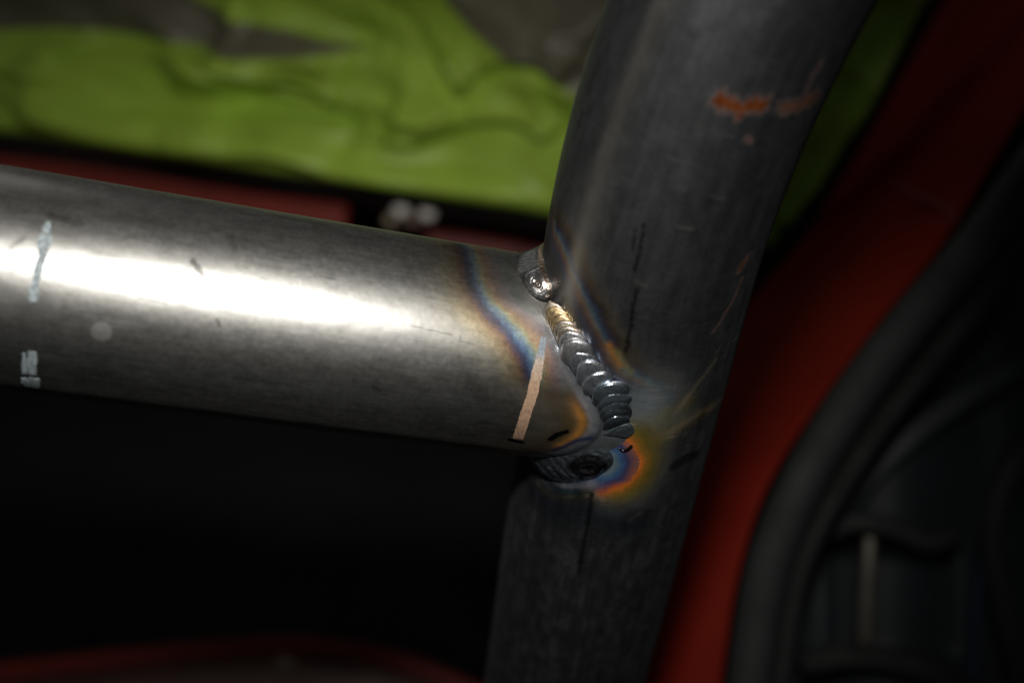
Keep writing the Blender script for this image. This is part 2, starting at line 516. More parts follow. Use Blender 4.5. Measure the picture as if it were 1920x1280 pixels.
near_top = sstep(120, 20, sm) * (am < 14)
mk = sstep(-6, -2, dH) * (np.abs(dH) < 26) * np.where(sm < -34, 0, 1)
belowmask = sstep(-30, -22, sm)
col = mix(col, zone, mk * belowmask * (.45 + .37 * sstep(.85, .6, pH)))
gloss = gloss - .08 * mk * belowmask
# light amber lick beside the bead
for (pts, c_, wd, st) in [([(1142, 648), (1152, 666), (1163, 684)], (.62, .25, .05), .9, .9), ([(1156, 660), (1170, 684), (1182, 698)], (.38, .33, .12), .9, .7),
                          ([(1075, 470), (1083, 500)], (.3, .2, .12), .7, .5)]:
    dd, _ = seg_dist(am, sm, poly_u(pts), 12)
    col = mix(col, np.array(c_) * (.7 + .6 * mott)[..., None], st * np.exp(-(np.abs(dd) / wd) ** 2))
# greyed steel right of the bead and the olive fan
gx_, gy_ = on_up(1215, 762)
g_ = np.exp(-(((am - gx_) / 7.5) ** 2 + ((sm - gy_) / 9.) ** 2))
col = mix(col, np.array([.17, .20, .215]) * (.7 + .6 * hor)[..., None], np.clip(g_, 0, 1) * .9)
fan = [((1215, 815), (1290, 752), 2.8, (.21, .17, .055), .9), ((1225, 822), (1330, 765), 2.4, (.19, .155, .06), .85),
       ((1268, 775), (1342, 672), .75, (.36, .31, .24), .8), ((1262, 806), (1356, 742), 1.2, (.36, .29, .20), .85),
       ((1240, 790), (1300, 768), 2.6, (.20, .22, .19), .6)]
for (a, b_, wd, c_, st) in fan:
    dd, pp = seg_dist(am, sm, poly_u([a, ((a[0] + b_[0]) / 2, (a[1] + b_[1]) / 2), b_]))
    col = mix(col, np.array(c_) * (.75 + .5 * mott)[..., None], st * np.exp(-(np.abs(dd) / (wd * (1.25 - .5 * pp))) ** 2))
# temper rings round the lower tack
ring = resample(poly_u([(1128, 806), (1158, 815), (1180, 829), (1193, 848), (1198, 868), (1191, 889), (1173, 907), (1148, 918), (1118, 924), (1085, 928)]), 4)
dR, pR = seg_dist(am, sm, ring)
pr = seg_dist(np.array([on_up(1140, 866)[0]]), np.array([on_up(1140, 866)[1]]), ring)[0][0]
if pr < 0: dR = -dR
dR = dR + 1.1 * (fbm(sm * .5 + 3, am * .5, 4) - .5) + .6 * (fbm(sm * 3 + 3, am * 3, 2) - .5)
rc_ = ramp(dR, [(-10, (.07, .065, .05)), (-5.5, (.085, .07, .022)), (-3.0, (.15, .11, .02)), (-1.5, (.30, .14, .02)), (-.3, (.68, .17, .02)), (.5, (.50, .11, .035)),
                (1.2, (.22, .08, .10)), (2.2, (.05, .05, .13)), (3.6, (.05, .12, .26)), (4.8, (.13, .19, .23)), (6.2, (.15, .155, .165)), (8, (.10, .095, .10)), (12, (.07, .065, .07))])
wR = sstep(-10, -2.0, dR) * (np.abs(dR) < 14)
tcx, tcy = on_up(1112, 866)
gate = sstep(11.5, 6.5, np.hypot(am - tcx, (sm - tcy) * .85))
wR *= np.where(dR < 0, 1, gate)
wR *= np.where(dR < 0, sstep(.02, .2, pR) * sstep(1.0, .72, pR), 1 - .9 * sstep(.78, .99, pR) * sstep(4.5, 0, dR) - .35 * sstep(.7, .95, pR))
col = mix(col, rc_ * (.8 + .4 * mott)[..., None], np.clip(wR, 0, 1) * .95)
gloss = gloss - .10 * np.clip(wR, 0, 1)
nav, _ = seg_dist(am, sm, resample(poly_u([(1104, 820), (1130, 822), (1150, 829), (1166, 840)]), 4), 6)
col = mix(col, np.array([.03, .05, .15]), .85 * np.exp(-(np.abs(nav) / .7) ** 2))
# the greyed collar left of and under the tack
for (pts, c_, wd, st) in [([(1018, 893), (1040, 910), (1080, 914), (1112, 905)], (.20, .20, .23), 1.4, .85), ([(1020, 880), (1027, 900), (1050, 918), (1080, 922)], (.08, .14, .19), 1.0, .8),
                          ([(1010, 905), (1030, 930), (1060, 932), (1112, 926)], (.17, .16, .09), .8, .75), ([(985, 900), (1010, 935), (1040, 945)], (.09, .09, .13), 2.5, .7),
                          ([(1040, 958), (1110, 962), (1190, 985)], (.07, .085, .115), 4.0, .6)]:
    dd, _ = seg_dist(am, sm, resample(poly_u(pts), 4), 14)
    col = mix(col, np.array(c_) * (.8 + .4 * mott)[..., None], st * np.exp(-(np.abs(dd) / wd) ** 2))
# drawn seam line
for (pts, wd) in [([(1208, 416), (1204, 445), (1197, 480), (1189, 509)], .55), ([(1193, 545), (1188, 575), (1181, 612), (1174, 660)], .75),
                  ([(1193, 430), (1186, 470)], .5), ([(1110, 924), (1104, 965), (1096, 1010), (1084, 1075)], .75)]:
    dd, _ = seg_dist(am, sm, resample(poly_u(pts), 4), 14)
    col *= (1 - .62 * sstep(wd, wd * .1, np.abs(dd) + 1.1 * (spots - .5)))[..., None]
# rust
rust = np.zeros(SS.shape)
for (pts, wd, st) in [([(1352, 190), (1390, 205), (1425, 198)], 2.6, 1), ([(1375, 195), (1382, 222)], 1.4, .9), ([(1468, 203), (1500, 198), (1530, 183)], 2.2, .85),
                      ([(1505, 195), (1520, 150), (1540, 118)], 1.1, .55), ([(1403, 262), (1410, 265)], 1.1, .7), ([(1386, 506), (1402, 482)], 1.2, .9),
                      ([(1392, 520), (1375, 560), (1362, 585)], .55, .8), ([(1362, 585), (1350, 605), (1335, 625)], .5, .7), ([(1262, 840), (1290, 835)], .8, .3), ([(1180, 975), (1200, 962)], 1.0, .25)]:
    dd, _ = seg_dist(am, sm, poly_u(pts), 12)
    rust = np.maximum(rust, st * sstep(wd, wd * .25, np.abs(dd) + wd * 1.1 * (spots - .50)))
col = mix(col, np.array([.085, .022, .005]) * (.35 + 1.2 * spots)[..., None], rust)
gloss = gloss + .3 * rust
oxide = np.clip(.60 * np.clip(wR, 0, 1) + .15 * mk * belowmask + .35 * np.clip(g_, 0, 1) + .35 * sstep(.12, .2, col[..., 0]) * (sm < 0), 0, .6)
metal = 1 - np.maximum(oxide, .95 * rust ** 1.7)
# bright nicks
for (a, b_, wd, c_) in [((1270, 425), (1300, 430), .35, .5), ((1193, 525), (1215, 535), .55, .4), ((1196, 595), (1216, 598), .3, .4), ((1374, 640), (1388, 622), .35, .6),
                        ((1280, 850), (1304, 843), .6, .28), ((1344, 660), (1350, 655), .4, .55), ((1305, 235), (1312, 232), .4, .3), ((1340, 395), (1345, 392), .4, .3)]:
    dd, _ = seg_dist(am, sm, poly_u([a, b_]), 4)
    c_ = c_ * .55
    col = mix(col, (c_, c_ * .97, c_ * .92), sstep(wd, wd * .3, np.abs(dd) + .5 * wd * (spots - .5)))
dd, _ = seg_dist(am, sm, poly_u([(1265, 872), (1285, 860), (1305, 852)]))
col *= (1 - .6 * sstep(2.2, .8, np.abs(dd)))[..., None]
for k in range(60):
    a0 = rng.uniform(-18, 25); s0 = rng.uniform(-35, 95); ln = rng.uniform(.6, 4)
    an = rng.normal() * .12 + (0 if k % 3 else math.pi / 2)
    dd, _ = seg_dist(am, sm, [(a0, s0), (a0 + ln * math.cos(an), s0 + ln * math.sin(an))], 1)
    br = 1 + rng.choice([-.3, .35, .5]) * sstep(.24, .08, np.abs(dd))
    col *= br[..., None]
# soft highlight up the left flank, painted into the colour as a lighter streak
lx = on_up(1090, 430)[0]
fl_ = np.exp(-((am - lx - (sm - 18) * .02) / 2.2) ** 2) * sstep(5, 22, sm)
col = mix(col, np.array([.30, .29, .26]), fl_ * .55)
col = np.clip(col, .004, .9)
upright = mesh_obj("upright_tube", uv_.reshape(-1, 3), grid_faces(*SS.shape, close_v=True), UP_MAT, frame,
                   colors=col.reshape(-1, 3), floats={"gloss": gloss.ravel(), "metal": metal.ravel()})
upright["label"] = "dark mill scale upright tube with rust spots and a bend at the top"
add_vec(upright, "skin", np.stack([PH * R, SS, 0 * SS], -1))

# ---- weld metal --------------------------------------------------------------
_th = np.radians(np.linspace(-130, 150, 1121))
_cu = cross_pt(s_int(_th), _th)
_len = np.concatenate([[0], np.cumsum(np.linalg.norm(np.diff(_cu, axis=0), axis=1))]) * 1000
def L_of(deg): return np.interp(math.radians(deg), _th, _len)
def saddle(L):
    """frame along the joint line: point, tangent, across (towards upright), out, cross normal, upright normal"""
    L = np.asarray(L, float)
    C = np.stack([np.interp(L, _len, _cu[:, k]) for k in range(3)], -1)
    e = .6
    T = np.stack([np.interp(L + e, _len, _cu[:, k]) - np.interp(L - e, _len, _cu[:, k]) for k in range(3)], -1)
    T /= np.linalg.norm(T, axis=-1, keepdims=True)
    t_ = np.interp(L, _len, _th)
    n1 = np.cos(t_)[..., None] * N + np.sin(t_)[..., None] * EC
    X = C - P; X = X - (X @ V)[..., None] * V
    n2 = X / np.linalg.norm(X, axis=-1, keepdims=True)
    B = n1 + n2; B /= np.linalg.norm(B, axis=-1, keepdims=True)
    A = np.cross(T, B)
    A = A * np.sign((A * U).sum(-1))[..., None]
    return C, T, A, B, n1, n2
def fillet(L, wmm, Wl, Wr, h):
    """a point on the bead: w in -1..1 across (left = cross tube, right = upright)"""
    C, T, A, B, n1, n2 = saddle(L)
    # toe directions lie in each tube's skin
    a1 = -np.cross(n1, T); a1 *= np.sign(-(a1 * U).sum(-1))[..., None]
    a2 = np.cross(n2, T); a2 *= np.sign((a2 * A).sum(-1))[..., None]
    E1 = C + a1 * (Wl * 1e-3)[..., None] - n1 * 1e-5
    E2 = C + a2 * (Wr * 1e-3)[..., None] - n2 * 1e-5
    q = ((wmm + 1) / 2)[..., None]
    base = E1 * (1 - q) + E2 * q
    return base + B * (h * 1e-3)[..., None]

def bead_mesh(name, L0, L1, Wl, Wr, hfun, colf, glf, nL, nW, parent, round_ends=(True, True), label=None):
    Ls = np.linspace(L0, L1, nL); ws = np.linspace(-1, 1, nW)
    LL, WW = np.meshgrid(Ls, ws, indexing='ij')
    q = (LL - L0) / (L1 - L0)
    wl = np.interp(q, np.linspace(0, 1, len(Wl)), Wl); wr = np.interp(q, np.linspace(0, 1, len(Wr)), Wr)
    er = np.ones_like(q)
    rad = (wl + wr) / 2
    if round_ends[0]: er = np.minimum(er, np.sqrt(np.clip(1 - np.clip(1 - (LL - L0) / rad, 0, 1) ** 2, 0.0004, 1)))
    if round_ends[1]: er = np.minimum(er, np.sqrt(np.clip(1 - np.clip(1 - (L1 - LL) / rad, 0, 1) ** 2, 0.0004, 1)))
    cen = (wr - wl) / 2
    prof = np.clip(1 - np.abs(WW) ** 2.4, 0, 1) ** .8
    h = prof * er * hfun(LL, WW, q) - .02 
    pts = fillet(LL, WW, (rad * er - cen), (rad * er + cen), h)
    c = colf(LL, WW, q); g = glf(LL, WW, q)
    o_ = mesh_obj(name, pts.reshape(-1, 3), grid_faces(nL, nW), WELD_MAT, parent, colors=c.reshape(-1, 3), floats={"gloss": g.ravel()})
    if label: o_["label"] = label
    return o_

def fix_normals(ob):
    """turn faces outward (away from the joint's core)"""
    import bmesh
    bm = bmesh.new(); bm.from_mesh(ob.data)
    tot = 0
    core = Vector((w(P - U * .01) - np.array(frame.location)).tolist())
    for f in bm.faces: tot += f.normal.dot(f.calc_center_median() - core) * f.calc_area()
    if tot < 0: bmesh.ops.reverse_faces(bm, faces=bm.faces)
    bm.to_mesh(ob.data); bm.free()

# main bead bed
La, Lb = L_of(63), L_of(9)
lo_, hi_ = min(La, Lb), max(La, Lb)
def bed_h(L, w_, q): return .25 + .10 * np.sin(L * 2.1) + .25 * (fbm(L * .8, w_ * 2 + 5, 3) - .5)
bed = bead_mesh("weld_bead", lo_, hi_, [2.6, 3.0, 3.3, 3.4, 3.2, 2.6], [2.6, 3.0, 3.3, 3.0, 2.2, 1.6], bed_h,
                lambda L, w_, q: (np.array([.34, .37, .42]) - np.array([.14, .15, .16]) * sstep(.6, 1, np.abs(w_))[..., None]) * (.6 + .8 * fbm(L * 1.1 + 7, w_ * 3 + 2, 4))[..., None], lambda L, w_, q: np.full(L.shape, .30), 160, 30, frame)
bed["label"] = "row of overlapping silver weld ripples between the two tubes"
fix_normals(bed)

# overlapping ripples, laid from the top down: (deg along the joint, half width mm, half length mm, height mm, tilt, tint, gloss, offset)
GOLD = (.70, .53, .30); TAN = (.70, .61, .50); SIL = (.88, .88, .90); STEEL = (.74, .80, .88); DARK = (.56, .67, .76); INK = (.42, .51, .58)
ripples = [
    (1044, 586, 2.6, 1.9, .42, .30, TAN, .28), (1049, 594, 2.7, 1.8, .44, .28, GOLD, .28), (1053, 601, 2.8, 1.8, .46, .26, GOLD, .27), (1058, 609, 2.9, 1.9, .48, .30, GOLD, .26),
    (1064, 618, 3.0, 2.0, .52, .34, TAN, .25), (1070, 628, 3.1, 2.0, .58, .34, TAN, .24), (1076, 638, 3.2, 2.1, .64, .34, SIL, .22),
    (1083, 655, 3.7, 2.5, .86, .48, SIL, .22), (1095, 676, 3.3, 2.5, .90, .48, STEEL, .22), (1107, 693, 3.4, 2.5, .90, .46, STEEL, .22),
    (1119, 712, 3.4, 2.5, .86, .38, STEEL, .22), (1142, 729, 3.9, 2.8, 1.10, .50, DARK, .16), (1149, 747, 3.6, 2.4, 1.00, .50, DARK, .16),
    (1150, 763, 3.1, 2.1, .95, .50, DARK, .15), (1151, 775, 2.9, 2.0, .92, .46, INK, .15), (1153, 790, 2.8, 1.9, .85, .42, INK, .16), (1159, 809, 3.1, 2.4, .28, .08, DARK, .26),
]
_cpx = np.stack([960 + F_PX * _cu[:, 0] / -_cu[:, 2], 640 - F_PX * _cu[:, 1] / -_cu[:, 2]], -1)
def joint_pos(px, py):
    """photo position -> (length along the joint, offset across it) in mm"""
    front = (np.degrees(_th) > -5) & (np.degrees(_th) < 70)
    q = ((_cpx - np.array([px, py])) ** 2).sum(1) + np.where(front, 0, 1e9)
    i = q.argmin()
    t = _cpx[i + 4] - _cpx[i - 4]; t = t / np.linalg.norm(t)
    dv = np.array([px, py]) - _cpx[i]
    side = 1 if dv[0] > 0 else -1
    return _len[i], side * math.hypot(*dv) * -_cu[i, 2] / F_PX * 1000
dirL = -1 if L_of(60) > L_of(0) else 1     # laying direction along L
for k, (rpx, rpy, hw, hl, hh, tilt, tc, gl) in enumerate(ripples):
    L_k, off = joint_pos(rpx, rpy)
    hw *= rng.uniform(1.04, 1.16); hl *= rng.uniform(.95, 1.1); tilt *= rng.uniform(.85, 1.1); tc = tuple(np.array(tc) * rng.uniform(.88, 1.1))
    nr, na = 13, 44
    rho = np.concatenate([np.linspace(0, .8, 7, endpoint=False), np.linspace(.8, 1.0, nr - 7)])
    al = np.linspace(0, 2 * math.pi, na, endpoint=False)
    RH, AL = np.meshgrid(rho, al, indexing='ij')
    wob = 1 + .05 * np.sin(AL * 2 + k) + .035 * np.sin(AL * 3 + 2 * k) + .02 * np.sin(AL * 7 + 3 * k)
    y_ = RH * np.cos(AL) * hl * wob * dirL; x_ = RH * np.sin(AL) * hw * wob
    Lk = L_k + y_ - dirL * .25 * (x_ / hw) ** 2 * -2.6
    half = hw * 1.06
    yy = y_ * dirL / hl
    h = .13 + .70 * hh * np.clip(1 - RH ** 2.6, 0, 1) ** .65 - .25 * (x_ / hw) ** 2 - tilt * 1.35 * yy * (1 - .3 * RH ** 2) - .35 * (RH > .999) \
        + .12 * np.exp(-((RH - .80) / .10) ** 2) * sstep(.2, -.4, yy) + .035 * np.sin(RH * 24) * (RH < .8)
    pts = fillet(Lk, (x_ + off) / half, np.full(RH.shape, half), np.full(RH.shape, half), h)
    c = np.ones(RH.shape + (3,)) * np.array(tc)
    c *= (1 + .35 * (fbm(x_ * 1.2 + 9 * k, y_ * 1.2 + 4, 3) - .5))[..., None]
    c = mix(c, np.array(tc) * .45, sstep(.80, 1.0, RH) * .5)
    g = gl + .05 + .1 * (fbm(x_ * 2 + 3 * k, y_ * 2, 2) - .5)
    f = grid_faces(nr, na, close_v=True)
    ob = mesh_obj("weld_ripple", pts.reshape(-1, 3), f, WELD_MAT, bed, colors=c.reshape(-1, 3), floats={"gloss": g.ravel()})
    # children of a child: mesh data are relative to the bead, which sits at the frame's origin
    me = ob.data
    co = np.empty(len(me.vertices) * 3); me.vertices.foreach_get("co", co)
    co = co.reshape(-1, 3) + np.array(bed.location) - np.array(frame.location)
    me.vertices.foreach_set("co", co.ravel()); me.update()
    fix_normals(ob)

# upper tack weld: a long lump with fine drag lines and a round crater
La, Lb = sorted((L_of(69.5), L_of(135)))
Lc = L_of(77.5)
def tack1_h(L, w_, q):
    dr = np.hypot((L - Lc) / 1.0, w_ * 3.3)
    rim = fbm(L * .7 + 3, w_ * 2.2 + 6, 3) - .5
    dr = dr + .9 * rim
    h = .75 - 1.3 * sstep(2.5, 6.5, np.abs(L - Lc)) + .10 * np.sin(L * 6.5 + 1.5 * w_ ** 2 + 3 * rim) * sstep(2.2, 3.4, dr) + .05 * np.sin(dr * 9) * sstep(3.6, 2.8, dr)
    h = h - .30 * np.exp(-(dr / 1.0) ** 2) + .14 * np.exp(-((dr - 1.7) / .6) ** 2) + .2 * np.exp(-((w_ - .62) / .2) ** 2)
    return h * .75
def tack1_c(L, w_, q):
    dr = np.hypot((L - Lc), w_ * 3.3)
    c = np.ones(L.shape + (3,)) * np.array([.20, .21, .21])
    c = mix(c, np.array([.46, .45, .45]), sstep(3.6, 2.2, dr))
    c = mix(c, np.array([.36, .30, .28]), sstep(1.2, .8, dr))
    c = mix(c, np.array([.50, .34, .22]), np.exp(-((w_ - .75) / .18) ** 2) * .7)
    c *= (.85 + .3 * fbm(L * 6, w_ * 1.5 + 8, 3))[..., None]
    return c
t1 = bead_mesh("tack_weld", La, Lb, [4.0, 5.2, 5.4, 5.2, 5.0], [3.0, 3.6, 3.8, 4.2, 4.4], tack1_h, tack1_c,
               lambda L, w_, q: np.where(np.hypot(L - Lc, w_ * 3.3) < 3.6, .26, .36), 260, 90, frame,
               label="ridged tack weld with a round crater in the upper crotch")
fix_normals(t1)

# lower tack weld: dark lump with a raised glossy crater
La, Lb = sorted((L_of(-15), L_of(-64)))
Lc2 = L_of(-27)
def tack2_h(L, w_, q):
    dr = np.hypot((L - Lc2) / 1.35, (w_ - .05) * 3.1) + 1.1 * (fbm(L * .55 + 2, w_ * 1.8 + 9, 3) - .5)
    h = .50 + .16 * np.sin(np.abs(L - Lc2) * 3.0) * sstep(2.4, 3.4, dr)
    h = h + .75 * sstep(3.2, 1.6, dr) - .65 * np.exp(-(dr / .95) ** 2) + .08 * np.sin(dr * 7 + 2 * (fbm(L, w_ * 2, 2) - .5))
    return h
def tack2_c(L, w_, q):
    dr = np.hypot((L - Lc2) / 1.35, (w_ - .05) * 3.1) + 1.1 * (fbm(L * .55 + 2, w_ * 1.8 + 9, 3) - .5)
    c = np.ones(L.shape + (3,)) * np.array([.46, .53, .60])
    c = mix(c, np.array([.09, .09, .10]), sstep(3.3, 2.5, dr))
    c = mix(c, np.array([.26, .22, .22]), np.exp(-((dr - .9) / .5) ** 2) * .7)
    return c * (.7 + .6 * fbm(L * 2, w_ * 3 + 4, 3))[..., None]
t2 = bead_mesh("tack_weld", La, Lb, [3.6, 4.8, 4.6, 3.8, 2.8], [3.8, 5.2, 5.4, 4.8, 3.6], tack2_h, tack2_c,
               lambda L, w_, q: np.full(L.shape, .22), 200, 70, frame, label="black lower tack weld with a glossy crater inside orange and blue rings")
fix_normals(t2)
# the little lip of run-out metal where the bead stops
lip_c = np.array([up_pt(*(lambda q: (np.array(q[1]) / 1000, np.array(q[0]) / 1000 / R))(on_up(px, py)), r=R + .0003) for px, py in [(1160, 838), (1168, 841), (1176, 840), (1183, 835), (1187, 831)]])
def tube_along(name, pts, rad, mat, parent, n=10, colors=None, floats=None, squash=None):
    pts = np.asarray(pts); m = len(pts)
    rad = np.broadcast_to(rad, (m,)) if np.ndim(rad) < 2 else rad
    T = np.gradient(pts, axis=0); T /= np.linalg.norm(T, axis=1, keepdims=True)
    ref = np.array([.13, .31, .94]); vs_ = []
    A = np.cross(T, ref); A /= np.linalg.norm(A, axis=1, keepdims=True); B = np.cross(T, A)
    an = np.linspace(0, 2 * math.pi, n, endpoint=False)
    g = pts[:, None] + rad[:, None, None] * (np.cos(an)[None, :, None] * A[:, None] + np.sin(an)[None, :, None] * B[:, None])
    v_ = g.reshape(-1, 3)
    f = grid_faces(m, n, close_v=True).tolist() + [list(range(n))[::-1], [(m - 1) * n + j for j in range(n)]]
    kw = {}
    if colors is not None: kw = dict(colors=np.ones((len(v_), 3)) * np.array(colors), floats={"gloss": np.full(len(v_), .25)})
    return mesh_obj(name, v_, [list(q)[::-1] for q in f], mat, parent, **kw)
lipc = resample(lip_c, 4)
tube_along("weld_lip", lipc, np.interp(np.linspace(0, 1, len(lipc)), [0, .3, .7, 1], [.0001, .00022, .00032, .0001]), WELD_MAT, frame, 10, colors=(.10, .075, .06))

# ---- marker paint on the cross tube -----------------------------------------
def paint_strip(name, pts, half_mm, mat, label, colors=None, lift=.00007, ragged=.25, n=6):
    """a thin film of paint following the tube's skin"""
    c = resample(poly_c(pts), n)
    hw = np.interp(np.linspace(0, 1, len(c)), np.linspace(0, 1, len(half_mm)), half_mm)
    T = np.gradient(c, axis=0); T /= np.linalg.norm(T, axis=1, keepdims=True)
    Nn = np.stack([-T[:, 1], T[:, 0]], -1)
    cols = 9; q = np.linspace(-1, 1, cols)
    rg = 1 + ragged * (rng.random((len(c), 2)) - .5)
    g = np.array([[c[i] + Nn[i] * hw[i] * q_ * (rg[i, 0] if q_ < 0 else rg[i, 1]) for q_ in q] for i in range(len(c))])
    top = cross_pt(g[..., 0] / 1000, g[..., 1] / 1000 / RC, RC + lift + .0000)
    bot = cross_pt(g[..., 0] / 1000, g[..., 1] / 1000 / RC, RC - .0003)
    m = len(c)
    v_ = np.vstack([top.reshape(-1, 3), bot.reshape(-1, 3)])
    f1 = grid_faces(m, cols)
    off = m * cols
    edge = [i * cols for i in range(m)] + [(m - 1) * cols + j for j in range(1, cols)] + [i * cols + cols - 1 for i in range(m - 2, -1, -1)] + [j for j in range(cols - 2, 0, -1)]
    side = [[edge[i], edge[(i + 1) % len(edge)], edge[(i + 1) % len(edge)] + off, edge[i] + off] for i in range(len(edge))]
    kw = {}
    if colors is not None:
        tpar = np.repeat(np.linspace(0, 1, m), cols)
        cc = ramp(tpar, colors); kw = dict(colors=np.vstack([cc, cc]))
    ob = mesh_obj(name, v_, f1.tolist() + side, mat, frame, smooth=False, **kw)
    ob["label"] = label
    fix_normals(ob)
    return ob
paint_strip("paint_line", [(1019, 632), (1013, 668), (1006, 702), (996, 746), (984, 781), (971, 822)], [.5, .85, 1.1, 1.05, 1.15, 1.15], SALMON_MAT,
            "salmon paint marker line beside the weld", [(0, (.20, .24, .28)), (.17, (.22, .26, .29)), (.25, (.42, .34, .28)), (.5, (.36, .235, .155)), (.8, (.33, .21, .14)), (1, (.24, .15, .10))], ragged=.2, n=12)
paint_strip("paint_mark", [(92, 416), (88, 428), (86, 436)], [.3, .8, .6], PAINT_MAT, "upper tip of the long pale paint dash", ragged=.5)
paint_strip("paint_mark", [(78, 438), (79, 455), (80, 478), (71, 510), (66, 535)], [.5, .9, .75, .7, .5], PAINT_MAT, "long pale paint dash across the bright streak", ragged=.4)
paint_strip("paint_mark", [(92, 440), (90, 455), (84, 475)], [.5, .65, .3], PAINT_MAT, "short pale paint dash beside the long one", ragged=.4)
paint_strip("paint_mark", [(66, 535), (63, 550), (62, 566)], [.7, 1.0, .8], PAINT_MAT, "blunt lower end of the long pale paint dash", ragged=.4)
paint_strip("paint_mark", [(61, 659), (60, 680), (61, 702)], [.75, .85, .7], PAINT_MAT, "pale paint dash low on the cross tube", ragged=.3)
paint_strip("paint_mark", [(45, 662), (46, 680), (46, 700)], [.25, .4, .4], PAINT_MAT, "thin worn paint dash low on the cross tube", ragged=.9)
paint_strip("paint_mark", [(64, 709), (65, 716), (67, 726)], [.9, 1.0, .7], PAINT_MAT, "square pale paint dab near the lower edge", ragged=.4)
paint_strip("paint_mark", [(45, 709), (48, 716), (53, 724)], [.5, .8, .5], PAINT_MAT, "small pale paint dab near the lower edge", ragged=.5)

# =============================================================================
# BACKGROUND THINGS
# =============================================================================
RED = simple_mat("red_body_paint", (.24, .020, .009), .6, 0, 25, .25, .1, .001)
PILLAR_RED = simple_mat("dark_red_paint", (.21, .011, .003), .75, 0, 14, .3, .1, .001)
PILLAR_RED.node_tree.nodes["Principled BSDF"].inputs["Specular IOR Level"].default_value = .15
RED_DULL = simple_mat("red_primer", (.20, .016, .009), .55, 0, 30, .45, .15, .001)
RUBBER = simple_mat("black_rubber", (.008, .009, .0095), .8, 0, 60, .3, .2, .0006)
RUBBER2 = simple_mat("dusty_rubber", (.022, .024, .025), .75, 0, 40, .35, .25, .0008)
GREYPL = simple_mat("dark_trim", (.022, .027, .032), .6, 0, 25, .4, .25, .002)

# ---- crumpled green and grey cover -------------------------------------------
SA = at(-60, 247, .60); SB = at(1040, 413, .56)
ax = (SB - SA) / np.linalg.norm(SB - SA)
upv = -V * .50 + np.array([0, .80, .25]); upv -= (upv @ ax) * ax; upv /= np.linalg.norm(upv)
nv_ = np.cross(ax, upv);  nv_ = nv_ * np.sign(nv_[2])
def on_sheet(px, py):
    d_ = ray_dir(px, py); t = (SA @ nv_) / (d_ @ nv_); X = d_ * t - SA
    return np.array([X @ ax, X @ upv]) * 1000
a_lo, a_hi = -35., on_sheet(1790, -40)[0] + 10
b_hi = max(on_sheet(0, -60)[1], on_sheet(1700, -60)[1]) + 12
na, nb = 330, 170
aa = np.linspace(a_lo, a_hi, na); bb = np.linspace(0, b_hi, nb)
AA, BB = np.meshgrid(aa, bb, indexing='ij')
# right-hand hem runs diagonally
hemr = np.array([on_sheet(*p) for p in [(1438, 480), (1470, 420), (1530, 345), (1590, 250), (1660, 130), (1745, -10), (1790, -80)]])
b_hem = lambda a: np.interp(a, hemr[:, 0], hemr[:, 1])
def sheet_folds(A_, B_):
    z = 30 * (fbm(A_ * .013 + 3, B_ * .026 + 8, 2) - .5)
    z += 14.0 * np.abs(fbm(A_ * .017 + 30 + .010 * B_, B_ * .038 + 2, 2) - .5) * -2
    return z
zz = sheet_folds(AA, BB)
def fold(pts, hgt, wid, skew=.0):
    global zz
    q = np.array([on_sheet(*p) for p in pts]); dd, pp = seg_dist(AA, BB, resample(q, 4))
    x = dd / wid
    zz = zz + 1.5 * hgt * np.exp(-x * x) * (1 + skew * np.tanh(x)) * sstep(0, .15, pp) * sstep(1, .85, pp)
def step(pts, hgt, wid, side=1):
    """one side of a crease stands proud and dies away"""
    global zz
    q = np.array([on_sheet(*p) for p in pts]); dd, pp = seg_dist(AA, BB, resample(q, 4)); dd = dd * side; wid = wid * 2.1
    zz = zz + 1.6 * hgt * sstep(-wid * .3, wid * .3, dd) * np.exp(-np.clip(dd, 0, None) / (wid * 3.5)) * sstep(0, .15, pp) * sstep(1, .85, pp)
step([(0, 190), (250, 215), (500, 225), (700, 250), (840, 268)], 5, 5, 1)
step([(380, 110), (480, 150), (560, 165), (650, 205)], 8, 4, -1)
step([(420, 130), (560, 180), (640, 215), (700, 260)], -6, 5, 1)
step([(700, 255), (780, 270), (860, 235), (960, 225), (1020, 260), (1070, 215)], 8, 5, -1)
fold([(300, 260), (420, 255), (520, 270), (660, 285)], 4, 9)
fold([(740, 200), (790, 215), (860, 190)], 5, 8)
fold([(840, 90), (865, 140), (880, 180)], 6, 5)
fold([(300, 150), (480, 120), (640, 105)], 5, 8)
step([(860, 170), (930, 120), (1000, 110), (1070, 160)], 7, 5, -1)
fold([(430, 30), (560, 60), (720, 75)], -6, 9)
step([(0, 120), (130, 118), (300, 95), (450, 105)], 6, 6, 1)
fold([(520, 312), (700, 335), (860, 352), (1045, 374)], 4, 9)
# right part: loose hem roll
fold([(1440, 450), (1500, 400), (1570, 300), (1640, 180), (1750, -10)], 7, 6)
# lower hem rolls under
roll = np.clip(1 - BB / 11.0, 0, 1)
gsh = SA + ax * (AA * 1e-3)[..., None] + upv * ((BB - 1.5 * roll ** 2) * 1e-3)[..., None] + nv_ * ((zz * sstep(0, 16, BB) + 3.5 * np.sqrt(np.clip(1 - roll ** 2, 0, 1)) - 12 * roll ** 3) * 1e-3)[..., None]
